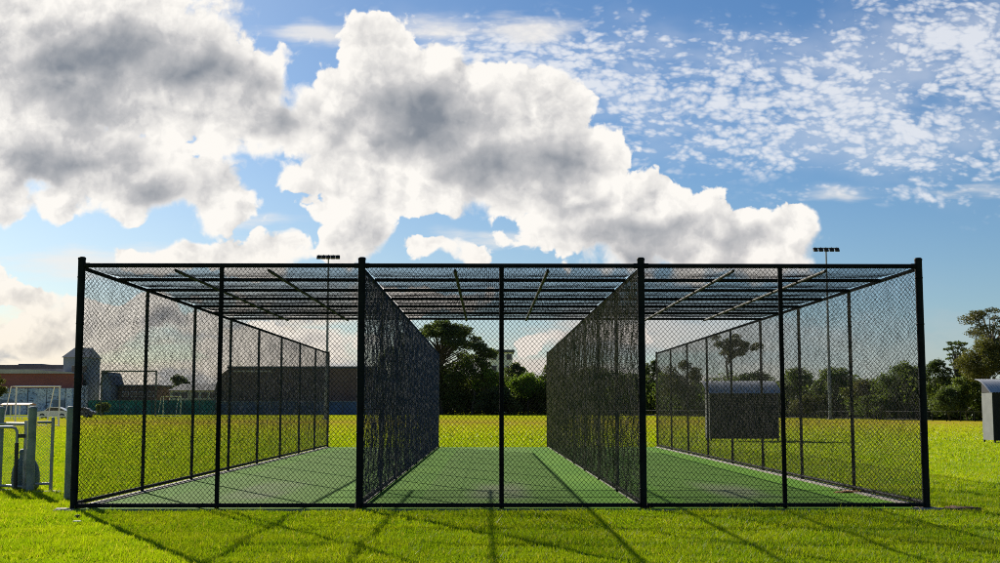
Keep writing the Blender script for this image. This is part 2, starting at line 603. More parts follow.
patch('concrete_footing_ground', -5.50, Y0 - 0.02, 0.16, 0.16, 0.028, M_CONC, 1)
patch('concrete_footing_ground', 5.42, Y0 - 0.06, 0.30, 0.13, 0.030, M_CONC, 2)
patch('dirt_path', 5.75, Y0 - 0.20, 0.26, 0.24, 0.05, M_DIRT, 3)
patch('dirt_path', 5.30, Y0 + 2.9, 0.28, 0.16, 0.05, mat('orange_dirt', (0.30, 0.13, 0.03), (0.16, 0.07, 0.02), 9, 1.0, bump=1.0), 4)


# ---------------------------------------------------------------- blades of grass near the camera
def blades(d0, d1, dens, h, w, seed):
    r = np.random.default_rng(seed)
    half0 = 0.42 * d1 + 1.5
    n = int((d1 - d0) * 2 * half0 * dens)
    x = r.uniform(-half0, half0, n)
    y = r.uniform(d0, d1, n)
    keep = (np.abs(x) < 0.42 * y + 1.2) & ~((x > -5.5) & (x < 5.52) & (y > Y0 - 0.16) & (y < YB + 0.03))
    keep &= ~(((x - 5.75) / 0.26) ** 2 + ((y - Y0 + 0.20) / 0.24) ** 2 < 0.8 + 0.5 * r.random(n))
    # thinner and shorter in patches
    clump = np.sin(x * 2.1 + 1.3 * np.sin(y * 1.7)) * np.sin(y * 2.6 + 1.1 * np.sin(x * 1.9)) + 0.6 * np.sin(x * 6.3 + y * 5.1) * np.sin(y * 7.7 - x * 3.2)
    keep &= r.random(n) < 0.78 + 0.16 * clump
    if d1 > 60:
        keep &= r.random(n) < np.clip((d1 - y) / (d1 - 52), 0, 1)
    x, y, clump = x[keep], y[keep], clump[keep]
    n = len(x)
    hh = h * (0.55 + 0.75 * r.random(n)) * (1 + 0.40 * clump)
    edge = (y > Y0 - 0.35) & (y < Y0) & (np.abs(x) < 5.6)
    hh = np.where(edge, hh * 0.75, hh)
    tuft = r.random(n) < 0.03
    hh = np.where(tuft, hh * 1.9, hh)
    a = r.uniform(0, 2 * math.pi, n)
    lx, ly = r.normal(0, 0.45, n) * hh, r.normal(0, 0.45, n) * hh
    ww = w * (0.6 + 0.8 * r.random(n)) / 2
    v = np.zeros((n, 3, 3), np.float32)
    v[:, 0] = np.stack([x - np.cos(a) * ww, y - np.sin(a) * ww, np.zeros(n) - 0.003], 1)
    v[:, 1] = np.stack([x + np.cos(a) * ww, y + np.sin(a) * ww, np.zeros(n) - 0.003], 1)
    v[:, 2] = np.stack([x + lx, y + ly, hh], 1)
    return v.reshape(-1, 3)


bl = np.concatenate([blades(9.2, 13.5, 4200, 0.038, 0.0095, 1), blades(13.5, 19, 2700, 0.038, 0.0115, 2),
                     blades(19, 30, 1300, 0.042, 0.013, 3), blades(30, 48, 420, 0.050, 0.028, 4), blades(48, 110, 90, 0.050, 0.06, 5)])
M_BLADE = leaf_mat('grass_blade', (0.225, 0.325, 0.004), (0.305, 0.37, 0.006), 0.5, 0.9, 0.55, (0.40, 0.35, 0.06))
tag(link('grass', np_mesh('grass', bl, 3, M_BLADE)), kind='stuff')
del bl
# ---------------------------------------------------------------- cricket practice cage
H = 3.113
M_STEEL = mat('black_painted_steel', (0.007, 0.009, 0.011), (0.012, 0.015, 0.017), 6, 0.6, spec=0.04, bump=0.05)
M_WIRE = mat('black_coated_wire', (0.010, 0.010, 0.011), (0.016, 0.016, 0.016), 3, 0.8, spec=0.0)
M_WIRE2 = mat('glint_toned_wire', (0.045, 0.040, 0.037), (0.12, 0.105, 0.09), 40, 0.33, spec=0.40, lo=0.5, hi=0.7)  # paler warm tone stands in for sun and sky highlights on the wall wires
M_RAIL = mat('matt_black_rail', (0.008, 0.010, 0.011), (0.013, 0.015, 0.017), 6, 0.8, spec=0.0)
M_PIPE = mat('weathered_pipe', (0.055, 0.046, 0.028), (0.012, 0.012, 0.012), 14, 0.7, bump=0.1, lo=0.42, hi=0.58, spec=0.2)

cage = empty('cricket_practice_net', (0, Y0, 0))
tag(cage, 'large black chain-link cricket net cage with three turf lanes and a half mesh roof', 'cricket net')


def netting(name, w, h, frame, parent, pitch=0.0565, r=0.0028, tall=1.13, sag=None, seg=0.30, m=None, deep=0.0):
    """chain-link: two families of diagonal wires over a w x h panel; frame(a, b, c) places a point of it"""
    wires = []
    s = pitch
    h = h / tall
    for sgn in (1, -1):
        k0 = -int(h / s) - 1 if sgn == 1 else 0
        k1 = int(w / s) + 1 if sgn == 1 else int((w + h) / s) + 1
        for k in range(k0, k1 + 1):
            c = k * s + s / 2
            # line a = c + sgn*b
            bs = sorted(((0 - c) / sgn, (w - c) / sgn))
            b0, b1 = max(0.0, bs[0]), min(h, bs[1])
            if b1 - b0 < 0.01:
                continue
            wires.append((c + sgn * b0, b0, c + sgn * b1, b1, sgn))
    V, L = [], []
    base = 0
    for a0, b0, a1, b1, sgn in wires:
        n = max(1, int(math.hypot(a1 - a0, b1 - b0) / seg))
        t = np.linspace(0, 1, n + 1)
        a = a0 + (a1 - a0) * t
        b = b0 + (b1 - b0) * t
        off = np.full(n + 1, sgn * (deep or r * 0.9))
        ring = np.zeros((n + 1, 3, 3))
        # triangular section: one corner out of the plane, two in it, across the wire
        for q, (ea, ec) in enumerate(((0.0, 1.0), (0.87, -0.5), (-0.87, -0.5))):
            ring[:, q, 0] = a + ea * r * 0.7071
            ring[:, q, 1] = b - sgn * ea * r * 0.7071
            ring[:, q, 2] = off + ec * r
        V.append(ring.reshape(-1, 3))
        i = np.arange(n)[:, None] * 3 + base
        for q in range(3):
            q2 = (q + 1) % 3
            L.append(np.concatenate([i + q, i + q2, i + 3 + q2, i + 3 + q], 1))
        base += (n + 1) * 3
    V = np.concatenate(V)
    L = np.concatenate(L)
    if sag is not None:
        V[:, 2] += sag(V[:, 0], V[:, 1])
    P3 = frame(V[:, 0], V[:, 1] * tall, V[:, 2])
    return link(name, np_mesh(name, np.stack(P3, 1), 4, m or M_WIRE, L, True), parent)


def pipe(name, a, b, r, m=None, n=12, parent=cage):
    return MB().tube([a, b], r, n).build(name, m or M_STEEL, parent)


BX = (-5.4, -1.8, 1.8, 5.4)
# tall posts of the front, with flat caps
for x in BX:
    mb = MB().tube([(x, Y0, -0.02), (x, Y0, H + 0.085)], 0.047, 18)
    mb.lathe([(0.051, 0), (0.051, 0.022), (0.036, 0.034), (0, 0.037)], (x, Y0, H + 0.075), 18)
    # clamp bands round the post
    for z in (0.25, 0.95, 1.65, 2.35, 2.95):
        mb.lathe([(0.047, 0), (0.050, 0.002), (0.050, 0.022), (0.047, 0.024)], (x, Y0, z), 18)
    mb.build('corner_post', M_STEEL, cage)
for x in (-3.6, 0.0, 3.6):
    pipe('post', (x, Y0, -0.02), (x, Y0, H), 0.030, n=14)
for i in range(3):
    x0, x1 = BX[i] + 0.047, BX[i + 1] - 0.047
    mb = MB().tube([(x0, Y0 - 0.004, H), (x1, Y0 - 0.004, H)], 0.029, 14)
    for x in (x0 + 0.02, x1 - 0.02):
        mb.tube([(x - 0.03, Y0 - 0.004, H), (x + 0.03, Y0 - 0.004, H)], 0.034, 14)
    mb.build('top_rail', M_STEEL, cage)
    MB().tube([(x0, Y0 - 0.036, 0.062), (x1, Y0 - 0.036, 0.062)], 0.027, 14).build('bottom_rail', M_STEEL, cage)
    def fr(a, b, c, x0=x0):
        return a + x0, np.full_like(a, Y0 - 0.036) - c, b + 0.06
    netting('chain_link_panel', x1 - x0, H - 0.06, fr, cage)

def wavy(a, b):
    # stretched wire fabric is never flat: slow bulges and small kinks
    s = 0.005 * np.sin(a * 3.1 + 2.6 * np.sin(b * 2.7)) * np.sin(b * 4.3 + np.sin(a * 1.1))
    s += 0.0028 * np.sin(a * 9 + 2.5 * np.sin(b * 29) + 1.5 * np.sin(b * 11.3)) + rng.normal(0, 0.0011, len(a))
    return s


# four long walls
NB = 8
SP = (YB - Y0) / NB
wall_meshes = {}
for x in BX:
    for k in range(1, NB + 1):
        y = Y0 + k * SP
        pipe('post', (x, y, -0.02), (x, y, H + (0.03 if k == NB else -0.02)), 0.028 if k < NB else 0.034)
    pipe('top_rail', (x, Y0 + 0.04, H - 0.03), (x, YB, H - 0.03), 0.026, M_RAIL)
    pipe('bottom_rail', (x, Y0 + 0.04, 0.085), (x, YB, 0.085), 0.026)
    side = -1 if x > 0 else 1
    if abs(x) not in wall_meshes:
        def fr(a, b, c):
            return c, a, b
        o = netting('chain_link_panel', YB - Y0 - 0.05, H - 0.12, fr, cage, r=0.0017 if abs(x) > 3 else 0.0021, sag=wavy, seg=0.11, m=M_WIRE2, deep=0.0042)
        wall_meshes[abs(x)] = o.data
        o.location = (x + 0.034 * side, 0.05, 0.07)
        o.matrix_parent_inverse = Matrix()
    else:
        o = link('chain_link_panel', wall_meshes[abs(x)], None)
        o.parent = cage
        o.location = (x + 0.034 * side, 0.05, 0.07)
    mb = MB()
    for z, r in ((1.27, 0.002),):
        mb.tube([(x + 0.034 * side + 0.006, Y0 + 0.05, z), (x + 0.034 * side + 0.006, YB, z)], r, 6)
    mb.build('tension_wire', M_WIRE, cage)

# roof over the front part: cross rails, long pipes and mesh that hangs a little between them
RC = 1.53
NR = 6
for i in range(3):
    x0, x1 = BX[i] + 0.03, BX[i + 1] - 0.03
    for k in range(1, NR + 1):
        y = Y0 + k * RC
        pipe('roof_cross_rail', (x0, y, H - 0.03), (x1, y, H - 0.03), 0.026, M_RAIL, 10)
    for dx in (1.2, 2.4):
        x = BX[i] + dx
        pipe('roof_pipe', (x, Y0 + 0.03, H - 0.062), (x, Y0 + NR * RC, H - 0.062), 0.021, M_PIPE, 10)
    def fr(a, b, c, x0=x0):
        return a + x0, b + Y0 + 0.02, c + H + 0.012
    def sg(a, b, i=i):
        s = np.abs(np.sin(np.pi * b / RC))
        return -0.024 * s * (0.85 + 0.25 * np.sin(a * 1.7 + i * 2.1)) - 0.003 * np.sin(a * 5.3 + b * 3.1) + rng.normal(0, 0.0004, len(a))
    netting('roof_mesh_panel', x1 - x0, NR * RC, fr, cage, sag=sg, seg=0.16, r=0.0014, tall=1.0)
# ---------------------------------------------------------------- gate and short fence left of the cage
M_GPOST = mat('grey_green_post', (0.19, 0.24, 0.23), (0.12, 0.16, 0.155), 5, 0.7, bump=0.1)
M_GALV = mat('galvanised_tube', (0.30, 0.32, 0.34), (0.20, 0.22, 0.24), 8, 0.5, metal=0.4)
M_RUBBER = mat('black_rubber', (0.015, 0.016, 0.018), (0.025, 0.026, 0.03), 8, 0.6)
M_TEAL = mat('dark_teal_plastic', (0.022, 0.062, 0.078), (0.035, 0.085, 0.10), 5, 0.55)


def G(x, y, d):
    return W(x, y, d)


def fence_post(x, d, label, r=0.062, ytop=409):
    p = W(x, ytop, d)
    mb = MB().tube([(p.x, d, -0.05), (p.x, d, p.z)], r, 18)
    mb.lathe([(r + 0.004, 0), (r + 0.004, 0.03), (r * 0.7, 0.045), (0, 0.048)], (p.x, d, p.z - 0.01), 18)
    return tag(mb.build('fence_post', M_GPOST), label, 'post', 'thick grey-green posts of the gate line')


fence_post(0.5, 20.4, 'thick grey-green post cut by the left picture edge, at the hinge end of the gate')
fence_post(33, 19.6, 'thick grey-green post between the tube gate and the short mesh panel')
fence_post(71.6, 17.9, 'thick grey-green post standing half hidden behind the front left corner post of the cage')


def small_mesh(name, p0, p1, z0, z1, parent, pitch=0.05, r=0.0022):
    """galvanised chain-link between two upright lines"""
    a0, a1 = Vector((p0[0], p0[1])), Vector((p1[0], p1[1]))
    w = (a1 - a0).length
    u = (a1 - a0) / w
    mb = MB()
    h = z1 - z0
    for sgn in (1, -1):
        for k in range(-int(h / pitch) - 2, int((w + h) / pitch) + 2):
            c = k * pitch
            bs = sorted((-c / sgn, (w - c) / sgn))
            b0, b1 = max(0, bs[0]), min(h, bs[1])
            if b1 - b0 < 0.01:
                continue
            q = [(a0.x + u.x * (c + sgn * b), a0.y + u.y * (c + sgn * b), z0 + b) for b in (b0, b1)]
            mb.tube(q, r, 4, False)
    return mb.build(name, M_GALV, parent)


# short mesh panel right of the thick post
pa, pb = W(37.5, 422.5, 19.6), W(53, 422.5, 19.65)
zt, zb = pa.z, W(45, 484, 19.6).z
fp = empty('mesh_fence_panel', (pa.x, 19.6, 0))
tag(fp, 'narrow galvanised mesh fence panel on the right of the thick grey-green gate post', 'fence')
MB().tube([(pa.x, 19.6, zt), (pb.x, 19.65, zt)], 0.020, 10).build('top_rail', M_GALV, fp)
MB().tube([(pa.x, 19.6, zb), (pb.x, 19.65, zb)], 0.020, 10).build('bottom_rail', M_GALV, fp)
mb = MB().tube([(pb.x, 19.65, -0.03), (pb.x, 19.65, zt + 0.05)], 0.026, 12)
mb.lathe([(0.028, 0), (0.028, 0.02), (0.014, 0.04), (0, 0.042)], (pb.x, 19.65, zt + 0.04), 12)
mb.build('post', M_GALV, fp)
small_mesh('mesh', (pa.x, 19.6), (pb.x, 19.65), zb, zt, fp)

# gate
ga, gb = W(-14, 424, 20.2), W(26.2, 424, 19.7)
gt, gz = gb.z, W(20, 486.5, 19.8).z
gate = empty('tube_gate', (gb.x, 19.7, 0))
tag(gate, 'galvanised tube gate with chain-link infill and a bent handle tube, between two thick posts', 'gate')
mb = MB().tube([(ga.x, 20.2, gt), (gb.x, 19.7, gt)], 0.022, 10)
mb.tube([(ga.x, 20.2, gz), (gb.x, 19.7, gz)], 0.022, 10)
mb.tube([(gb.x, 19.7, gz - 0.03), (gb.x, 19.7, gt + 0.05)], 0.026, 12)
mb.tube([(ga.x, 20.2, gz), (ga.x, 20.2, gt)], 0.024, 12)
mb.build('gate_frame', M_GALV, gate)
small_mesh('mesh', (ga.x, 20.2), (gb.x, 19.7), gz, gt, gate)
h0, h1 = W(-8, 427.5, 19.68), W(17.5, 427.5, 19.62)
pts = [(h0.x, 19.85, h0.z), (h1.x - 0.10, 19.66, h1.z), (h1.x - 0.04, 19.64, h1.z - 0.015), (h1.x - 0.005, 19.62, h1.z - 0.06), (h1.x, 19.62, h1.z - 0.12), (h1.x, 19.62, W(17, 444, 19.62).z)]
MB().tube(pts, 0.022, 10).build('handle_tube', M_GALV, gate)
MB().tube([(h1.x, 19.62, W(17, 443, 19.62).z), (h1.x, 19.62, 0.06)], 0.030, 12).build('rubber_sleeve', M_RUBBER, gate)
lp = W(20, 436, 19.64)
MB().box(lp.x - 0.012, lp.x + 0.10, 19.60, 19.62, lp.z - 0.03, lp.z + 0.03).build('latch', M_RUBBER, gate)

# rounded teal drum behind the thick post
c = W(25, 492, 20.05)
prof = [(0.0, 0.0), (0.17, 0.0), (0.205, 0.05), (0.215, 0.16), (0.21, 0.27), (0.185, 0.38), (0.14, 0.46), (0.105, 0.50), (0.10, 0.56), (0.112, 0.575), (0.112, 0.60), (0.09, 0.64), (0.0, 0.65)]
drum = empty('plastic_drum', (c.x, 20.05, 0))
tag(drum, 'dark teal round-shouldered plastic drum with a short neck, behind the thick gate post', 'drum')
MB().lathe([p for p in prof if p[1] < 0.57], (c.x, 20.05, 0.0), 28).build('body', M_TEAL, drum)
MB().lathe([(0.10, 0.555)] + [p for p in prof if p[1] >= 0.57], (c.x, 20.05, 0.0), 28).build('lid', M_TEAL, drum)
patch('concrete_footing_ground', W(45, 488, 19.6).x, 19.55, 0.32, 0.14, 0.02, M_CONC, 5)
patch('concrete_footing_ground', W(5, 488, 20.0).x, 20.0, 0.42, 0.12, 0.02, M_CONC, 6)

# bits lying on the grass by the corner
s = W(77.5, 517, 14.85)
st = MB().lathe([(0, 0), (0.035, 0.002), (0.042, 0.02), (0.030, 0.042), (0, 0.05)], (s.x, s.y, 0.0), 9)
tag(st.build('stone', mat('dark_stone', (0.03, 0.028, 0.025), None, 20, 0.9)), 'small dark stone lying in the grass before the left corner post', 'stone')
s = W(77, 521, 14.2)
st = MB().box(s.x - 0.04, s.x + 0.04, s.y - 0.03, s.y + 0.03, 0.028, 0.034)
tag(st.build('paper_scrap', mat('pale_paper', (0.6, 0.57, 0.52), None, 20, 0.9)), 'tiny pale paper scrap lying on the grass in front of the dark stone', 'paper')


# ---------------------------------------------------------------- team shelters
M_ROOF = mat('pale_steel_roof', (0.42, 0.43, 0.44), (0.34, 0.35, 0.36), 3, 0.55)
M_SDARK = mat('charcoal_sheet', (0.012, 0.013, 0.015), (0.02, 0.021, 0.024), 3, 0.7, spec=0.15)
M_SGREY = mat('grey_sheet', (0.13, 0.14, 0.14), (0.095, 0.105, 0.105), 3, 0.55)


def shelter(x0, d0, length, label, rz):
    dep = 1.0
    zb_, ze, zt_ = 0.10, 1.90, 2.36
    root = empty('team_shelter', (x0, d0, 0))
    tag(root, label, 'shelter', 'team shelters beside the oval')
    x1 = x0 + length
    # corrugated back sheet
    n = int(length / 0.035)
    v, f = [], []
    for i in range(n + 1):
        x = x0 + 0.03 + (length - 0.06) * i / n
        yy = d0 + 0.012 * (i % 4 in (1, 2))
        v += [(x, yy, zb_), (x, yy, ze)]
    f = [(2 * i, 2 * i + 2, 2 * i + 3, 2 * i + 1) for i in range(n)]
    nv = len(v)
    v += [(a, b + 0.003, c_) for a, b, c_ in v]
    f += [tuple(nv + q for q in reversed(g)) for g in f]
    MB().add(v, f).build('back_panel', M_SDARK, root)
    # curved roof, high over the open side
    arc = []
    for k in range(9):
        t = k / 8
        a = t * math.pi / 2
        arc.append((d0 - 0.10 + (dep + 0.45) * (1 - math.cos(a)) if False else d0 - 0.10 + (dep + 0.45) * t, ze - 0.03 + (zt_ - ze + 0.05) * math.sin(a)))
    n = int(length / 0.05)
    v, f = [], []
    K = len(arc)
    for i in range(n + 1):
        x = x0 - 0.12 + (length + 0.24) * i / n
        dz = 0.012 * (1 if i % 2 else -1)
        v += [(x, yy, zz + dz) for yy, zz in arc]
    f = [(i * K + k, (i + 1) * K + k, (i + 1) * K + k + 1, i * K + k + 1) for i in range(n) for k in range(K - 1)]
    nv = len(v)
    v += [(a, b, c_ - 0.004) for a, b, c_ in v]
    f += [tuple(nv + q for q in reversed(g)) for g in f]
    MB().add(v, f, True).build('roof', M_ROOF, root)
    for x in (x0, x1):
        s_ = 1 if x == x0 else -1
        poly = [(d0 + 0.02, zb_ + 0.02), (d0 + dep, zb_ + 0.02), (d0 + dep, 1.86), (d0 + 0.02, 1.86)]
        MB().prism(poly, x, x + 0.02 * s_, 'x').build('end_panel', M_SGREY, root)
        poly = [(d0 + 0.02, 1.88)] + [(d0 + dep, 1.88)] + [(yy, zz - 0.03) for yy, zz in reversed(arc) if d0 + 0.05 < yy < d0 + dep]
        MB().prism(poly, x + 0.004 * s_, x + 0.012 * s_, 'x').build('end_gusset', M_SDARK, root)
        for yy, zz in ((d0 + 0.03, 1.92), (d0 + dep, 2.28)):
            MB().box(x - 0.025 + 0.05 * s_, x + 0.025 + 0.05 * s_, yy - 0.025, yy + 0.025, -0.02, zz).build('post', M_SDARK, root)
    mb = MB()
    for k in range(3):
        mb.box(x0 + 0.08, x1 - 0.08, d0 + 0.12 + k * 0.12, d0 + 0.22 + k * 0.12, 0.43, 0.46)
    mb.build('bench_seat', M_SGREY, root)
    return root


shelter(8.52, 49.3, 2.72, 'dark steel team shelter seen through the right-hand cage wall, with a pale curved roof', 0)
shelter(18.41, 46.2, 3.6, 'dark steel team shelter with pale curved roof, cut by the right picture edge', 0)
# ---------------------------------------------------------------- far side of the oval
EDGE = [(-300, 262), (540, 262), (660, 217), (800, 168), (930, 131), (1100, 112), (1500, 90)]


def edge_d(x):
    return float(np.interp(x, [e[0] for e in EDGE], [e[1] for e in EDGE]))


M_BARK = mat('bark', (0.10, 0.085, 0.07), (0.05, 0.042, 0.035), 2, 0.95)
M_PALEBARK = mat('pale_bark', (0.30, 0.27, 0.22), (0.16, 0.14, 0.115), 1.5, 0.9)
LEAF = {
    'dark': leaf_mat('leaves_dark', (0.058, 0.085, 0.034), (0.098, 0.125, 0.045), 0.42, 0.25),
    'gum': leaf_mat('leaves_gum', (0.062, 0.070, 0.030), (0.110, 0.105, 0.042), 0.30, 0.3),
    'olive': leaf_mat('leaves_olive', (0.075, 0.085, 0.022), (0.13, 0.125, 0.035), 0.32, 0.3),
    'green': leaf_mat('leaves_green', (0.100, 0.165, 0.022), (0.170, 0.250, 0.034), 0.50, 0.3),
    'mid': leaf_mat('leaves_mid', (0.075, 0.110, 0.034), (0.125, 0.160, 0.045), 0.45, 0.25),
}


def leaf_cloud(clumps, s, dens, r):
    """quads scattered through every clump (centre, rx, rz), thicker near its skin and on top"""
    out = []
    for c, rx, rz in clumps:
        n = int(dens * rx * (rx + rz) * 9.5 / (s * s)) + 6
        d = r.normal(size=(n, 3))
        d /= np.linalg.norm(d, axis=1)[:, None]
        d[:, 2] = np.where(r.random(n) < 0.25, np.abs(d[:, 2]), d[:, 2])
        rad = r.random(n) ** 0.45 * (1 + 0.22 * np.sin(d[:, 0] * 5 + c[0]) * np.sin(d[:, 2] * 4 + c[1]))
        p = np.array(c)[None] + d * rad[:, None] * np.array([rx, rx, rz])[None]
        a = r.normal(size=(n, 3))
        a /= np.linalg.norm(a, axis=1)[:, None]
        b = np.cross(a, r.normal(size=(n, 3)))
        b /= np.linalg.norm(b, axis=1)[:, None]
        sz = (s * (0.5 + 0.8 * r.random(n)))[:, None]
        q = np.stack([p - a * sz * 0.5, p + b * sz * 0.36, p + a * sz * 0.5, p - b * sz * 0.36], 1)
        out.append(q.reshape(-1, 3))
    return np.concatenate(out)


def tree(label, cx, ytop, w, style='dome', leaf='mid', d=None, ybot=None, seed=0, bark=None, group=None, back=6.0, name='tree', dens=1.0, cat='tree'):
    r = np.random.default_rng(seed + 100)
    d = (edge_d(cx) + back) if d is None else d
    top = W(cx, ytop, d)
    base = Vector((top.x, d, 0))
    hgt = top.z
    rad = w / 2 / PM(d)
    bot = W(cx, ybot, d).z if ybot else hgt * 0.30
    root = empty(name, base)
    tag(root, label, cat, group)
    s = max(0.16, 1.7 / PM(d))
    clumps, limbs = [], []
    ch = hgt - bot
    fork = Vector((r.normal(0, 0.03) * hgt, 0, max(0.6, bot * 0.75)))
    if style == 'dome':
        n = 34
        for k in range(n):
            a = r.uniform(0, 2 * math.pi)
            el = r.uniform(-0.25, 1.0)
            q = (1 - max(0, el) ** 2) ** 0.5 * r.uniform(0.45, 0.88)
            c = Vector((math.cos(a) * q * rad, math.sin(a) * q * rad * 0.8, bot + ch * 0.40 + el * ch * 0.46))
            cr = rad * r.uniform(0.22, 0.36)
            clumps.append((c, cr, min(cr * 0.85, ch * 0.22)))
    elif style == 'spread':
        n = 64
        for k in range(n):
            a = r.uniform(0, 2 * math.pi)
            q = r.random() ** 0.5 * 0.92
            zz = bot + ch * (1 - 0.72 * q * q) * r.uniform(0.74, 0.97)
            c = Vector((math.cos(a) * q * rad, math.sin(a) * q * rad * 0.7, zz))
            cr = rad * r.uniform(0.11, 0.19)
            clumps.append((c, cr, cr * 0.55))
    elif style == 'gum':
        n = 30
        for k in range(n):
            t = (k + 0.5) / n
            a = r.uniform(0, 2 * math.pi)
            q = r.uniform(0.25, 0.9) * (0.55 + 0.6 * math.sin(math.pi * min(1, t * 0.9 + 0.1)))
            zz = bot + ch * (0.10 + 0.82 * t)
            cr = rad * r.uniform(0.20, 0.34) * (1.15 - 0.35 * t)
            c = Vector((math.cos(a) * q * rad, math.sin(a) * q * rad * 0.8, zz))
            clumps.append((c, cr, cr * 0.62))
    elif style == 'tiered':
        n = 9
        for k in range(n):
            t = (k + 0.3) / n
            zz = bot + ch * t
            rr = rad * (1.05 - 0.55 * t ** 1.6)
            m_ = 6
            for j in range(m_):
                a = j * 2 * math.pi / m_ + k * 0.7 + r.normal(0, 0.2)
                q = r.uniform(0.55, 0.95)
                cr = rad * r.uniform(0.15, 0.26)
                clumps.append((Vector((math.cos(a) * q * rr, math.sin(a) * q * rr, zz + r.normal(0, ch * 0.02))), cr, cr * 0.42))
        clumps.append((Vector((0, 0, hgt * 0.97)), rad * 0.35, ch * 0.05))
    elif style == 'open':
        n = 27
        for k in range(n):
            a = r.uniform(0, 2 * math.pi)
            q = r.uniform(0.35, 0.98)
            zz = bot + ch * r.uniform(0.25, 0.95) * (1 - 0.25 * q)
            cr = rad * r.uniform(0.13, 0.22)
            clumps.append((Vector((math.cos(a) * q * rad, math.sin(a) * q * rad * 0.6, zz)), cr, cr * 0.6))
    ztop = max(c.z + rz for c, rx, rz in clumps)
    k_ = hgt / ztop
    clumps = [(Vector((c.x, c.y, c.z * k_)), rx, rz) for c, rx, rz in clumps]
    V = leaf_cloud([((c.x + base.x, c.y + base.y, c.z), rx, rz) for c, rx, rz in clumps], s, dens * {'dome': 0.95, 'spread': 1.1, 'gum': 1.0, 'tiered': 1.2, 'open': 1.0}[style], r)
    link('crown', np_mesh('crown', V, 4, LEAF[leaf]), root)
    tr = max(0.10, hgt * 0.020)
    mb = MB()
    b2 = base + fork
    zend = min(hgt * 0.9, fork.z + (hgt - fork.z) * (0.95 if style in ('tiered',) else 0.55))
    mb.tube([base + Vector((0, 0, -0.2)), base + Vector((fork.x * 0.3, 0, fork.z * 0.45)), b2, base + Vector((fork.x * 1.6, 0, (fork.z + zend) / 2)), base + Vector((0, 0, zend))], [tr * 1.25, tr, tr * 0.85, tr * 0.55, tr * 0.2], 8)
    for j, (c, rx, rz) in enumerate(clumps):
        if j % 2 and style in ('dome',):
            continue
        t0 = min(0.95, max(0.0, (c.z - fork.z) / max(0.1, zend - fork.z) - 0.35))
        st = b2.lerp(base + Vector((0, 0, zend)), t0 * 0.8)
        en = base + c
        midp = st.lerp(en, 0.5) + Vector((r.normal(0, 0.06) * rad, r.normal(0, 0.06) * rad, 0.06 * hgt * r.random()))
        mb.tube([st, midp, en], [tr * 0.42, tr * 0.26, tr * 0.10], 5, False)
    mb.build('trunk', bark or M_BARK, root)
    return root


GT = 'trees along the far side of the oval'
# centre, seen between the two inner walls
tree('huge dark spreading tree with open limbs, seen through the middle lane', 442, 318, 110, 'spread', 'dark', ybot=372, seed=1, group=GT, dens=1.3)
tree('dense dark tree under the huge spreading tree, its crown down to the field', 428, 352, 74, 'dome', 'dark', ybot=412, seed=2, group=GT, back=10)
tree('leafy mid green tree beside the huge spreading tree, left of the pale block of flats', 472, 352, 50, 'dome', 'mid', ybot=395, seed=3, group=GT, back=3)
tree('bright green bushy tree in front of the pale block of flats', 487, 366, 34, 'dome', 'green', ybot=400, seed=4, group=GT, back=2)
tree('broad bright green tree right of the pale block of flats', 528, 372, 44, 'dome', 'green', ybot=405, seed=5, group=GT, back=2)
tree('small dark round tree rising behind the broad bright green tree', 516, 362, 26, 'dome', 'dark', ybot=385, seed=6, group=GT, back=14)
tree('dark tree at the end of the right inner wall, over the broad bright green tree', 551, 364, 34, 'dome', 'dark', ybot=402, seed=7, group=GT, back=9)
tree('low dark tree at the foot of the spreading tree, below the flats', 500, 386, 52, 'dome', 'dark', ybot=417, seed=8, group=GT, back=0)
tree('dark tree hidden behind the left inner wall, left of the huge spreading tree', 392, 345, 52, 'dome', 'dark', ybot=410, seed=9, group=GT, back=8)
tree('dark tree behind the right inner wall, low and wide', 590, 366, 60, 'dome', 'mid', ybot=410, seed=10, group=GT, back=6)
tree('mid green tree behind the right inner wall near its front end', 630, 372, 52, 'dome', 'mid', ybot=410, seed=11, group=GT, back=6)
# right lane
tree('rounded dark tree just right of the right inner wall post', 653, 359, 27, 'dome', 'dark', ybot=400, seed=12, group=GT, back=9)
tree('brownish round tree behind the far end of the right outer wall', 683, 359, 46, 'dome', 'gum', ybot=410, seed=13, group=GT, back=4, dens=0.9)
tree('sparse open gum tree standing above the roof of the shelter in the right lane', 729, 333, 62, 'open', 'gum', ybot=360, seed=14, group=GT, bark=M_BARK, dens=1.3)
tree('dark broad tree behind the shelter seen through the right outer wall', 752, 371, 66, 'dome', 'dark', ybot=412, seed=15, group=GT, back=10)
tree('dark gum left of the tall floodlight mast', 797, 366, 38, 'dome', 'mid', ybot=405, seed=16, group=GT, back=5, dens=1.2)
tree('taller mid green gum directly behind the right floodlight mast', 833, 366, 46, 'dome', 'mid', ybot=400, seed=17, group=GT, back=7, dens=1.2)
tree('light olive tree right of the floodlight mast, lower than its neighbours', 866, 379, 48, 'dome', 'olive', ybot=408, seed=18, group=GT, back=2)
tree('big round dark tree behind the corner post of the right outer wall', 907, 362, 70, 'dome', 'mid', ybot=414, seed=19, group=GT, back=8)
tree('low olive bushy tree at the foot of the floodlight mast', 815, 394, 52, 'dome', 'olive', ybot=416, seed=20, group=GT, back=0)
tree('low green bushy tree below the big round dark tree', 880, 394, 56, 'dome', 'mid', ybot=418, seed=21, group=GT, back=-1)
tree('low dark bushy tree in the gap between the shelter and the floodlight mast', 775, 390, 52, 'dome', 'dark', ybot=416, seed=22, group=GT, back=0)
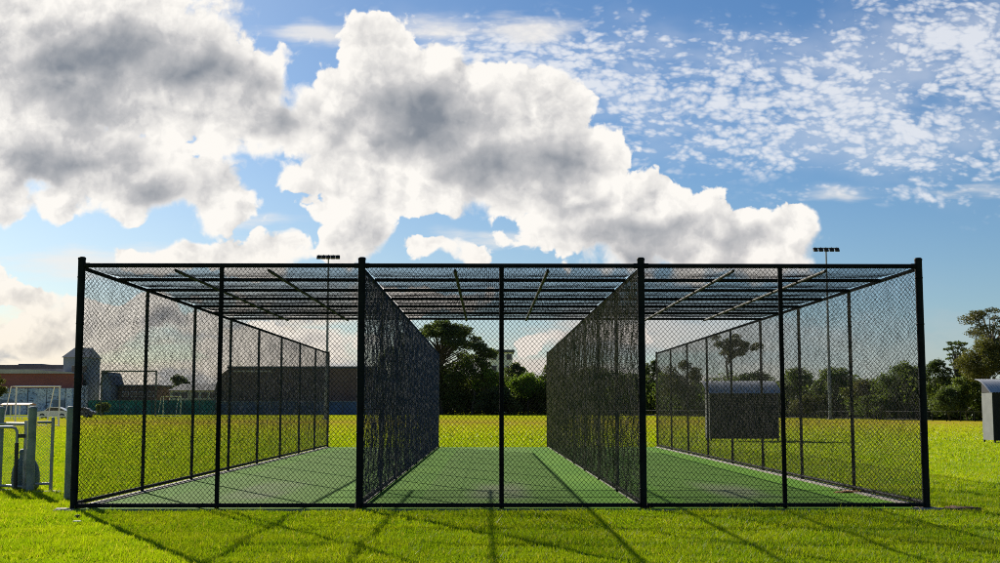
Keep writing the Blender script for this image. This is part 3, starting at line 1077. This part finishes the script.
# right of the cage
tree('dark tree just right of the cage corner post', 936, 358, 36, 'dome', 'dark', ybot=415, seed=23, group=GT, back=8)
tree('tall tiered dark tree with level branches, left of the tall gum', 957, 341, 34, 'tiered', 'dark', ybot=385, seed=24, group=GT, back=9)
tree('tall airy gum with pale limbs, highest tree at the right picture edge', 993, 307, 66, 'gum', 'gum', ybot=356, seed=25, group=GT, bark=M_PALEBARK, back=10, dens=0.85)
tree('dense olive gum reaching down to the field beside the right shelter', 986, 336, 60, 'dome', 'olive', ybot=398, seed=26, group=GT, back=2, dens=1.3)
tree('low dark tree on the field edge, left of the olive gum', 949, 386, 42, 'dome', 'dark', ybot=420, seed=27, group=GT, back=0)
tree('bushy dark green tree filling the gap between the tiered tree and the olive gum', 966, 372, 44, 'dome', 'mid', ybot=416, seed=41, group=GT, back=4)
tree('dark tree behind the right shelter, mostly outside the picture', 1022, 350, 52, 'dome', 'dark', ybot=416, seed=28, group=GT, back=5)
# left
tree('small dome-shaped tree rising over the low sheds in the left lane', 178, 374, 26, 'dome', 'dark', d=300, ybot=398, seed=29, group='trees among the factory buildings')
tree('olive bush-like tree cut by the left picture edge before the brick hall', -3, 374, 22, 'dome', 'olive', d=250, ybot=408, seed=30, group='trees among the factory buildings')
tree('low dark shrub in front of the teal screen, near the tower building', 103, 402, 16, 'dome', 'mid', d=240, ybot=416, seed=31, group='trees among the factory buildings', cat='shrub', name='shrub')

# dense undergrowth that closes the gaps under the trees
r = np.random.default_rng(5)
cl = []
for x in np.arange(376, 1060, 3.4):
    d = edge_d(x) + r.uniform(6, 15)
    p = W(x, 410, d)
    hh = r.uniform(3.0, 5.2) * d / 200 + 1.0
    cl.append(((p.x, d, hh * 0.5), 2.0 * d / 200 + 1.0, hh * 0.62))
tag(link('undergrowth', np_mesh('undergrowth', leaf_cloud(cl, 0.42, 1.2, r), 4, LEAF['mid'])), kind='stuff')


# ---------------------------------------------------------------- buildings on the left
def wmat(n, a, b=None, sc_=0.4, rg=0.85):
    return mat(n, a, b, sc_, rg)


def brick_mat(name, c1, c2, mortar):
    m = bpy.data.materials.new(name)
    m.use_nodes = True
    T = NT(m.node_tree)
    b = m.node_tree.nodes['Principled BSDF']
    pos = T.n('ShaderNodeNewGeometry').outputs['Position']
    s_ = T.n('ShaderNodeSeparateXYZ')
    T.put(s_.inputs[0], pos)
    q = T.n('ShaderNodeCombineXYZ')
    T.put(q.inputs[0], T.m('ADD', s_.outputs[0], s_.outputs[1]))
    T.put(q.inputs[1], s_.outputs[2])
    br = T.n('ShaderNodeTexBrick')
    T.put(br.inputs['Vector'], q.outputs[0])
    br.inputs['Scale'].default_value = 1.0
    br.inputs['Brick Width'].default_value = 0.24
    br.inputs['Row Height'].default_value = 0.086
    br.inputs['Mortar Size'].default_value = 0.01
    br.inputs['Color1'].default_value = (*c1, 1)
    br.inputs['Color2'].default_value = (*c2, 1)
    br.inputs['Mortar'].default_value = (*mortar, 1)
    nz = T.noise(pos, 0.25, 6, 0.65)
    c = T.mix(T.ramp(nz, 0.35, 0.7, 0, 0.55), br.outputs['Color'], tuple(k * 0.55 for k in c1) + (1,))
    T.put(b.inputs['Base Color'], c)
    b.inputs['Roughness'].default_value = 0.9
    return m


def mural_mat():
    m = bpy.data.materials.new('sprayed_wall_paint')
    m.use_nodes = True
    T = NT(m.node_tree)
    b = m.node_tree.nodes['Principled BSDF']
    pos = T.n('ShaderNodeNewGeometry').outputs['Position']
    c = T.mix(T.ramp(T.noise(pos, 0.35, 3, 0.5), 0.4, 0.6), (0.75, 0.80, 0.86, 1), (0.42, 0.54, 0.72, 1))
    ln = T.noise(T.v('MULTIPLY', pos, (1, 1, 1.3)), 0.8, 2, 0.5, dist=1.5)
    c = T.mix(T.m('MULTIPLY', T.ramp(T.m('ABSOLUTE', T.m('SUBTRACT', ln, 0.5)), 0.035, 0.015), 0.75), c, (0.03, 0.035, 0.05, 1))
    T.put(b.inputs['Base Color'], c)
    b.inputs['Roughness'].default_value = 0.7
    return m


M_BRICK = brick_mat('brown_brick', (0.19, 0.115, 0.095), (0.15, 0.095, 0.082), (0.22, 0.19, 0.17))
M_BRICK2 = brick_mat('red_brick', (0.42, 0.115, 0.080), (0.34, 0.10, 0.075), (0.18, 0.13, 0.11))
M_GREYW = wmat('grey_render', (0.27, 0.31, 0.36), (0.20, 0.23, 0.27))
M_DGREY = wmat('dark_grey_sheet', (0.12, 0.135, 0.16), (0.09, 0.10, 0.12))
M_PALE = wmat('pale_roof_sheet', (0.55, 0.50, 0.43), (0.42, 0.38, 0.33))
M_TANR = wmat('tan_roof_tiles', (0.50, 0.43, 0.36), (0.40, 0.34, 0.28))
M_CREAM = wmat('cream_render', (0.80, 0.64, 0.38), (0.70, 0.56, 0.34))
M_WHITE = wmat('white_paint', (0.82, 0.83, 0.84), (0.74, 0.75, 0.76))
M_GLASS = mat('dark_window_glass', (0.02, 0.025, 0.03), (0.03, 0.035, 0.04), 1, 0.12)
M_TEALF = wmat('teal_shade_screen', (0.016, 0.22, 0.19), (0.014, 0.13, 0.13), 0.25)
M_BLUEF = wmat('blue_painted_fence', (0.08, 0.14, 0.25), (0.05, 0.09, 0.16), 0.25)
M_MURAL = mural_mat()


def span(x0, x1, y, d):
    """world x range and height of a facade measured in the photo"""
    a, b = W(x0, y, d), W(x1, y, d)
    return a.x, b.x, a.z


# brick hall with pale skillion roof
d = 266
x0, x1, z = span(-70, 75, 373.5, d)
root = empty('brick_hall', ((x0 + x1) / 2, d, 0))
tag(root, 'long brown brick hall with pale roof edge behind the white football goal', 'hall')
MB().box(x0, x1, d, d + 5.5, -0.2, z).build('wall', M_BRICK2, root)
za, zb2 = W(5, 369.6, d).z, W(90, 373.3, d).z
xa, xb = W(2, 370, d).x, W(72, 370, d).x
MB().prism([(x0, z + 0.003), (x1, z + 0.003), (xb, z + 0.25), (W(45, 0, d).x, za), (xa, za), (x0, za - 0.2)], d - 0.5, d + 5.6).build('roof', M_PALE, root)
xg0, xg1, zg = span(-70, 75, 388.5, d)
MB().box(xg0, xg1 + 0.4, d - 3.0, d - 0.05, -0.2, zg).build('lean_to', M_MURAL, root)
for k in range(9):
    xx = xg0 + 6 + k * 3.9
    MB().box(xx, xx + 0.12, d - 3.08, d - 3.003, 0, zg).build('downpipe', M_DGREY, root)
for px in (-30, 6, 58):
    a = W(px, 400, d)
    MB().box(a.x, a.x + 2.6, d - 3.05, d - 3.004, 0, 3.1).build('roller_door', M_GREYW, root)

# grey building behind it with a raised plant room
d = 292
x0, x1, z = span(-70, 64, 366, d)
root = empty('grey_factory', ((x0 + x1) / 2, d, 0))
tag(root, 'long grey flat-roofed factory behind the brick hall at the left edge', 'factory')
MB().box(x0, x1, d, d + 20, -0.2, z).build('wall', M_GREYW, root)
a0, a1, zz = span(15, 39, 363.6, d)
MB().box(a0, a1, d + 2, d + 9, z + 0.002, zz).build('plant_room', M_DGREY, root)
MB().box(x0 - 0.2, x1, d - 0.15, d - 0.003, z - 0.6, z + 0.25).build('parapet', M_DGREY, root)

# tower with hipped roof
d = 272
x0, x1, ze = span(63.5, 89, 357.5, d)
zr = W(80, 347, d).z
root = empty('tower_building', ((x0 + x1) / 2, d, 0))
tag(root, 'tall grey tower building with hipped tan roof beside the left cage corner post', 'tower')
MB().box(x0, x1, d, d + 8, -0.2, ze).build('wall', M_GREYW, root)
o_ = 0.35
v = [(x0 - o_, d - o_, ze + 0.003), (x1 + o_, d - o_, ze + 0.003), (x1 + o_, d + 8 + o_, ze + 0.003), (x0 - o_, d + 8 + o_, ze + 0.003), (x0 + 1.0, d + 4, zr), (x1 - 0.6, d + 4, zr)]
MB().add(v, [(0, 1, 5, 4), (1, 2, 5), (2, 3, 4, 5), (3, 0, 4), (3, 2, 1, 0)]).build('roof', M_TANR, root)
for px, py, w_, h_ in ((72, 366, 1.0, 1.3), (82, 366, 1.0, 1.3), (72, 380, 1.0, 1.4), (82, 380, 1.0, 1.4)):
    a = W(px, py, d)
    f_ = MB().box(a.x - 0.08, a.x + w_ + 0.08, d - 0.06, d - 0.003, a.z - h_ - 0.08, a.z + 0.08).build('window', M_PALE, root)
    MB().box(a.x, a.x + w_, d - 0.09, d - 0.063, a.z - h_, a.z).build('pane', M_GLASS, f_)
a0, a1, zz = span(77, 88, 386, d)
MB().box(a0, a1, d - 5.5, d - 0.1, -0.2, zz).build('porch', M_WHITE, root)

# small gabled shed
d = 270
x0, x1, ze = span(101, 111, 385, d)
zr = W(106, 373.5, d).z
root = empty('gabled_shed', ((x0 + x1) / 2, d, 0))
tag(root, 'narrow dark grey gabled shed right of the tower building', 'shed')
MB().prism([(x0, -0.2), (x1, -0.2), (x1, ze), (x1 - 0.6, zr), (x0 + 0.4, zr), (x0, ze)], d, d + 9).build('wall', M_GREYW, root)
MB().prism([(x0 - 0.2, ze - 0.1), (x0 + 0.5, zr + 0.15), (x1 - 0.8, zr + 0.15), (x1 + 0.2, ze - 0.1), (x1 + 0.2, ze + 0.05), (x1 - 0.75, zr + 0.3), (x0 + 0.45, zr + 0.3), (x0 - 0.2, ze + 0.05)], d - 0.3, d + 9.3).build('roof', M_DGREY, root)
a = W(103, 396, d)
MB().box(a.x, a.x + 1.6, d - 0.05, d - 0.004, 0, 3.0).build('door', M_DGREY, root)

# low flat shed
d = 274
x0, x1, z = span(120, 156, 386.5, d)
root = empty('low_shed', ((x0 + x1) / 2, d, 0))
tag(root, 'low flat-roofed brown and grey shed behind the dark steel frame', 'shed')
MB().box(x0, x1, d, d + 12, -0.2, z).build('wall', M_BRICK, root)
MB().box(x0 - 0.3, x1 + 0.3, d - 0.4, d + 12.4, z + 0.003, z + 0.35).build('roof', M_DGREY, root)
for px in (123, 131, 139, 148):
    a = W(px, 392, d)
    f_ = MB().box(a.x - 0.06, a.x + 1.26, d - 0.05, d - 0.003, a.z - 1.1, a.z + 0.06).build('window', M_WHITE, root)
    MB().box(a.x, a.x + 1.2, d - 0.08, d - 0.053, a.z - 1.04, a.z).build('pane', M_GLASS, f_)

# long low house with cream walls
d = 268
x0, x1, ze = span(170, 219, 390.5, d)
zr = W(200, 383.5, d).z
root = empty('long_low_house', ((x0 + x1) / 2, d, 0))
tag(root, 'long low blue-grey roofed house with cream walls between the sheds and the brick warehouse', 'house')
MB().box(x0, x1, d, d + 9, -0.2, ze).build('wall', M_CREAM, root)
v = [(x0 - .4, d - .5, ze + .003), (x1 + .4, d - .5, ze + .003), (x1 + .4, d + 9.5, ze + .003), (x0 - .4, d + 9.5, ze + .003), (x0 + 1.4, d + 4.5, zr), (x1 - 1.4, d + 4.5, zr)]
MB().add(v, [(0, 1, 5, 4), (1, 2, 5), (2, 3, 4, 5), (3, 0, 4), (3, 2, 1, 0)]).build('roof', M_DGREY, root)
for px in (173, 181, 192, 201, 210):
    a = W(px, 392.5, d)
    f_ = MB().box(a.x - .06, a.x + 1.46, d - .05, d - .003, a.z - 1.3, a.z + .06).build('window', M_WHITE, root)
    MB().box(a.x, a.x + 1.4, d - .08, d - .053, a.z - 1.24, a.z).build('pane', M_GLASS, f_)

# brick warehouse
d = 264
x0, x1, z = span(228, 376, 368.5, d)
root = empty('brick_warehouse', ((x0 + x1) / 2, d, 0))
tag(root, 'large windowless brown brick warehouse with dark coping, seen through the left lane', 'warehouse')
MB().box(x0, x1, d, d + 30, -0.2, z).build('wall', M_BRICK, root)
MB().box(x0 - .1, x1 + .1, d - .25, d + 30, z + .003, z + .45).build('coping', M_DGREY, root)
a0, a1, zz = span(233, 272, 370.5, d)
MB().box(a0, a1, d - 0.20, d - 0.004, zz - 0.35, zz).build('fascia_strip', M_PALE, root)
MB().prism([(W(222, 0, d).x, -0.2), (x0 - .003, -0.2), (x0 - .003, z), (W(226, 0, d).x, W(0, 376, d).z), (W(222, 0, d).x, W(0, 392, d).z)], d + 1, d + 22).build('side_wing', M_BRICK, root)
for px in np.linspace(240, 366, 8):
    a = W(px, 380, d)
    MB().box(a.x, a.x + 0.35, d - 0.12, d - 0.004, -0.1, z - 0.4).build('pier', M_BRICK, root)

# block of flats far behind the trees
d = 330
x0, x1, z = span(489, 512.5, 352.5, d)
root = empty('block_of_flats', ((x0 + x1) / 2, d, 0))
tag(root, 'pale block of flats showing above the trees in the middle lane', 'flats')
MB().box(x0, x1, d, d + 12, -0.2, z).build('wall', M_WHITE, root)
MB().box(x0 - .5, x1 + .5, d - .6, d + 12.5, z + .003, z + .7).build('roof', M_DGREY, root)
for row in range(5):
    for k in range(3):
        xx = x0 + 0.7 + k * 1.95
        zz = z - 1.9 - row * 3
        f_ = MB().box(xx, xx + 1.3, d - .08, d - .004, zz, zz + 1.4).build('window', M_DGREY, root)
        MB().box(xx + .08, xx + 1.22, d - .1, d - .083, zz + .08, zz + 1.32).build('pane', M_GLASS, f_)


# ---------------------------------------------------------------- fences at the field edge
def screen(name, label, xa_, xb_, y, d, m, step=3.0):
    x0, x1, z = span(xa_, xb_, y, d)
    root = empty(name, (x0, d, 0))
    tag(root, label, 'fence')
    MB().box(x0, x1, d, d + .03, 0.05, z).build('screen_panel', m, root)
    n = int((x1 - x0) / step)
    for k in range(n + 1):
        xx = x0 + (x1 - x0) * k / n
        MB().box(xx - .05, xx + .05, d - .09, d - .004, -0.05, z + .1).build('post', M_DGREY, root)
    MB().box(x0, x1, d - .06, d - .004, z + 0.003, z + .07).build('top_rail', M_GALV, root)


screen('teal_screen_fence', 'teal shade-cloth screen fence in front of the tower and the low sheds', 88, 216, 400.5, 256, M_TEALF)
screen('blue_panel_fence', 'dull blue panel fence along the foot of the brick warehouse', 217, 374, 401.5, 255, M_BLUEF)

root = empty('boundary_fence', (0, edge_d(600), 0))
tag(root, 'low dark rail fence running round the far side of the oval', 'fence')
pts, posts = [], []
for x in list(range(78, 540, 33)) + list(range(540, 1100, 14)):
    d = edge_d(x) - 3.5
    p = W(x, 400, d)
    pts.append((p.x, d, 0.95))
    posts.append((p.x, d))
MB().tube(pts, 0.03, 6).build('top_rail', M_STEEL, root)
MB().tube([(a, b, 0.12) for a, b, c_ in pts], 0.035, 6).build('bottom_rail', M_STEEL, root)
for a, b in posts:
    MB().tube([(a, b, -.05), (a, b, .97)], .05, 6).build('post', M_STEEL, root)
mb = MB()
for i in range(len(pts) - 1):
    a, b = Vector(pts[i]), Vector(pts[i + 1])
    n = max(2, int((b - a).length / 0.35))
    for k in range(n):
        p = a.lerp(b, k / n)
        mb.tube([(p.x, p.y, .12), (p.x, p.y, .95)], .02, 3, False)
tag(mb.build('picket_infill', M_STEEL, root), kind='stuff')


# ---------------------------------------------------------------- football goals
def goal(label, xl, xr, ytop, d, depth, rad, m, back=True, name='football_goal', cat='goal', group=None, slant=0.0):
    a, b = W(xl, ytop, d), W(xr, ytop, d)
    z = a.z
    root = empty(name, (a.x, d, 0))
    tag(root, label, cat, group)
    db = d + slant
    MB().tube([(a.x, d, -.05), (a.x, d, z)], rad, 10).build('upright', m, root)
    MB().tube([(b.x, db, -.05), (b.x, db, z)], rad, 10).build('upright', m, root)
    MB().tube([(a.x - rad, d, z), (b.x + rad, db, z)], rad, 10).build('crossbar', m, root)
    if back:
        for q, dd in ((a, d), (b, db)):
            o2 = q.x - depth
            MB().tube([(q.x, dd, z), (q.x - depth * .45, dd + .4, z), (o2, dd + .8, .05), (q.x, dd, .05)], rad * .55, 8).build('side_frame', m, root)
        MB().tube([(a.x - depth, d + .8, .05), (b.x - depth, db + .8, .05)], rad * .55, 8).build('ground_bar', m, root)
    return root


goal('white football goal with slanted back frame, left of the cage', 16.5, 60, 386.6, 92, 1.2, 0.06, M_WHITE)
goal('small pale football goal far off in the left lane, in front of the teal screen', 163.5, 181, 396.5, 200, 1.0, 0.07, M_WHITE)
goal('tall dark steel frame seen through the left wall, beside the tower building', 102, 156.5, 371.3, 215, 1, 0.14, M_DGREY, False, 'steel_frame', 'frame')


# ---------------------------------------------------------------- floodlight masts
def mast(label, x, y, d, width_px, seed):
    p = W(x, y, d)
    root = empty('floodlight_mast', (p.x, d, 0))
    tag(root, label, 'floodlight', 'floodlight masts at the oval')
    z = p.z
    MB().tube([(p.x, d, -.1), (p.x, d, z * .3), (p.x, d, z * .31), (p.x, d, z)], [.24, .20, .17, .085], 12).build('pole', M_MAST, root)
    MB().lathe([(.42, 0), (.42, .05), (.28, .08), (.27, .4), (.24, .45)], (p.x, d, 0), 12).build('base', M_CONC, root)
    hw = width_px / 2 / PM(d)
    MB().box(p.x - hw, p.x + hw, d - .06, d + .06, z - .02, z + .10).build('crossbar', M_MAST, root)
    for k in range(5):
        xx = p.x + (-1 + 2 * k / 4) * (hw - .25)
        mb = MB().prism([(d - .30, z - .42), (d + .05, z - .30), (d + .16, z + .02), (d - .02, z + .10), (d - .36, z - .26)], xx - .25, xx + .25, 'x')
        mb.box(xx - .04, xx + .04, d - .03, d + .03, z - .1, z + .16)
        h_ = mb.build('lamp_head', M_SDARK, root)
        v = [(xx - .22, d - .362, z - .27), (xx + .22, d - .362, z - .27), (xx + .22, d - .305, z - .405), (xx - .22, d - .305, z - .405)]
        MB().add(v, [(0, 1, 2, 3)]).build('lens', M_GLASS, h_)
    return root


M_MAST = mat('mast_grey', (0.23, 0.25, 0.27), (0.17, 0.19, 0.21), 1, 0.5, metal=0.3)
mast('floodlight mast with five lamps rising behind the left lane of the cage', 328.5, 256, 150, 23, 1)
mast('floodlight mast with five lamps rising above the right lane, before the trees', 826, 248.5, 150, 26, 2)


# ---------------------------------------------------------------- car, canopy and low rail by the far left street
def car(label, xl, d, length, m):
    p = W(xl, 418, d)
    root = empty('parked_car', (p.x + length / 2, d, 0))
    tag(root, label, 'car', 'cars parked at the far left')
    L = length
    body = [(0, .38), (0.02, .72), (.25, .88), (L * .26, .95), (L * .80, .98), (L * .97, .86), (L, .60), (L, .36), (L * .9, .28), (L * .08, .28)]
    MB().prism([(p.x + a, b) for a, b in body], d - .85, d + .85).build('body', m, root)
    cab = [(L * .22, .955), (L * .36, 1.40), (L * .44, 1.46), (L * .68, 1.44), (L * .82, 1.2), (L * .90, .985)]
    MB().prism([(p.x + a, b) for a, b in cab], d - .70, d + .70).build('cabin', m, root)
    win = [(L * .27, .99), (L * .375, 1.35), (L * .45, 1.40), (L * .66, 1.38), (L * .80, 1.16), (L * .85, 1.0)]
    for s_ in (-1, 1):
        MB().prism([(p.x + a, b) for a, b in win], d + s_ * .703, d + s_ * .715).build('window', M_GLASS, root)
        for t in (.19, .80):
            y_ = d + s_ * .80
            mb = MB().tube([(p.x + L * t, y_ - .11, .32), (p.x + L * t, y_ + .11, .32)], .32, 18)
            wh = mb.build('wheel', M_RUBBER, root)
            MB().tube([(p.x + L * t, y_ + s_ * .112, .32), (p.x + L * t, y_ + s_ * .125, .32)], .19, 12).build('rim', M_GALV, wh)
    for t in (0.04, L - .10):
        for yy in (d - .72, d + .50):
            MB().box(p.x + t - .05, p.x + t + .12, yy, yy + .22, .62, .74).build('headlight' if t < 1 else 'tail_light', M_WHITE if t < 1 else M_BRICK2, root)
    return root


M_SILVER = mat('silver_paint', (0.50, 0.55, 0.62), (0.48, 0.53, 0.60), 1, 0.25, metal=0.4, coat=0.5)
M_DARKCAR = mat('dark_blue_paint', (0.05, 0.07, 0.12), (0.05, 0.07, 0.12), 1, 0.25, coat=0.5)
car('silver hatchback parked behind the white football goal', 38, 168, 4.3, M_SILVER)
car('dark blue car parked behind the goal, right of the silver hatchback', 64, 182, 4.4, M_DARKCAR)
p = W(4, 404.5, 160)
q = W(33, 404.5, 160)
root = empty('low_canopy', ((p.x + q.x) / 2, 160, 0))
tag(root, 'low canopy with faded red and white roof on posts, seen over the gate', 'canopy')
MB().prism([(160 - 1.2, p.z - .12), (160 + 1.2, p.z - .12), (160 + 1.2, p.z), (160, p.z + .18), (160 - 1.2, p.z)], p.x, q.x, 'x').build('roof', mat('faded_red_sheet', (0.42, 0.16, 0.12), (0.6, 0.5, 0.46), 1.0, 0.7), root)
for t in (.05, .35, .65, .95):
    xx = p.x + (q.x - p.x) * t
    MB().box(xx - .05, xx + .05, 158.9, 159, -.05, p.z - .123).build('post', M_WHITE, root)
a, b = W(-40, 415.8, 150), W(66, 415.8, 150)
root = empty('low_rail_fence', (a.x, 150, 0))
tag(root, 'low white rail fence along the street behind the white football goal', 'fence')
MB().box(a.x, b.x, 150, 150.08, .28, a.z).build('rail', M_WHITE, root)
for k in range(13):
    xx = a.x + (b.x - a.x) * k / 12
    MB().box(xx - .05, xx + .05, 150.083, 150.18, -.05, a.z - .02).build('post', M_WHITE, root)
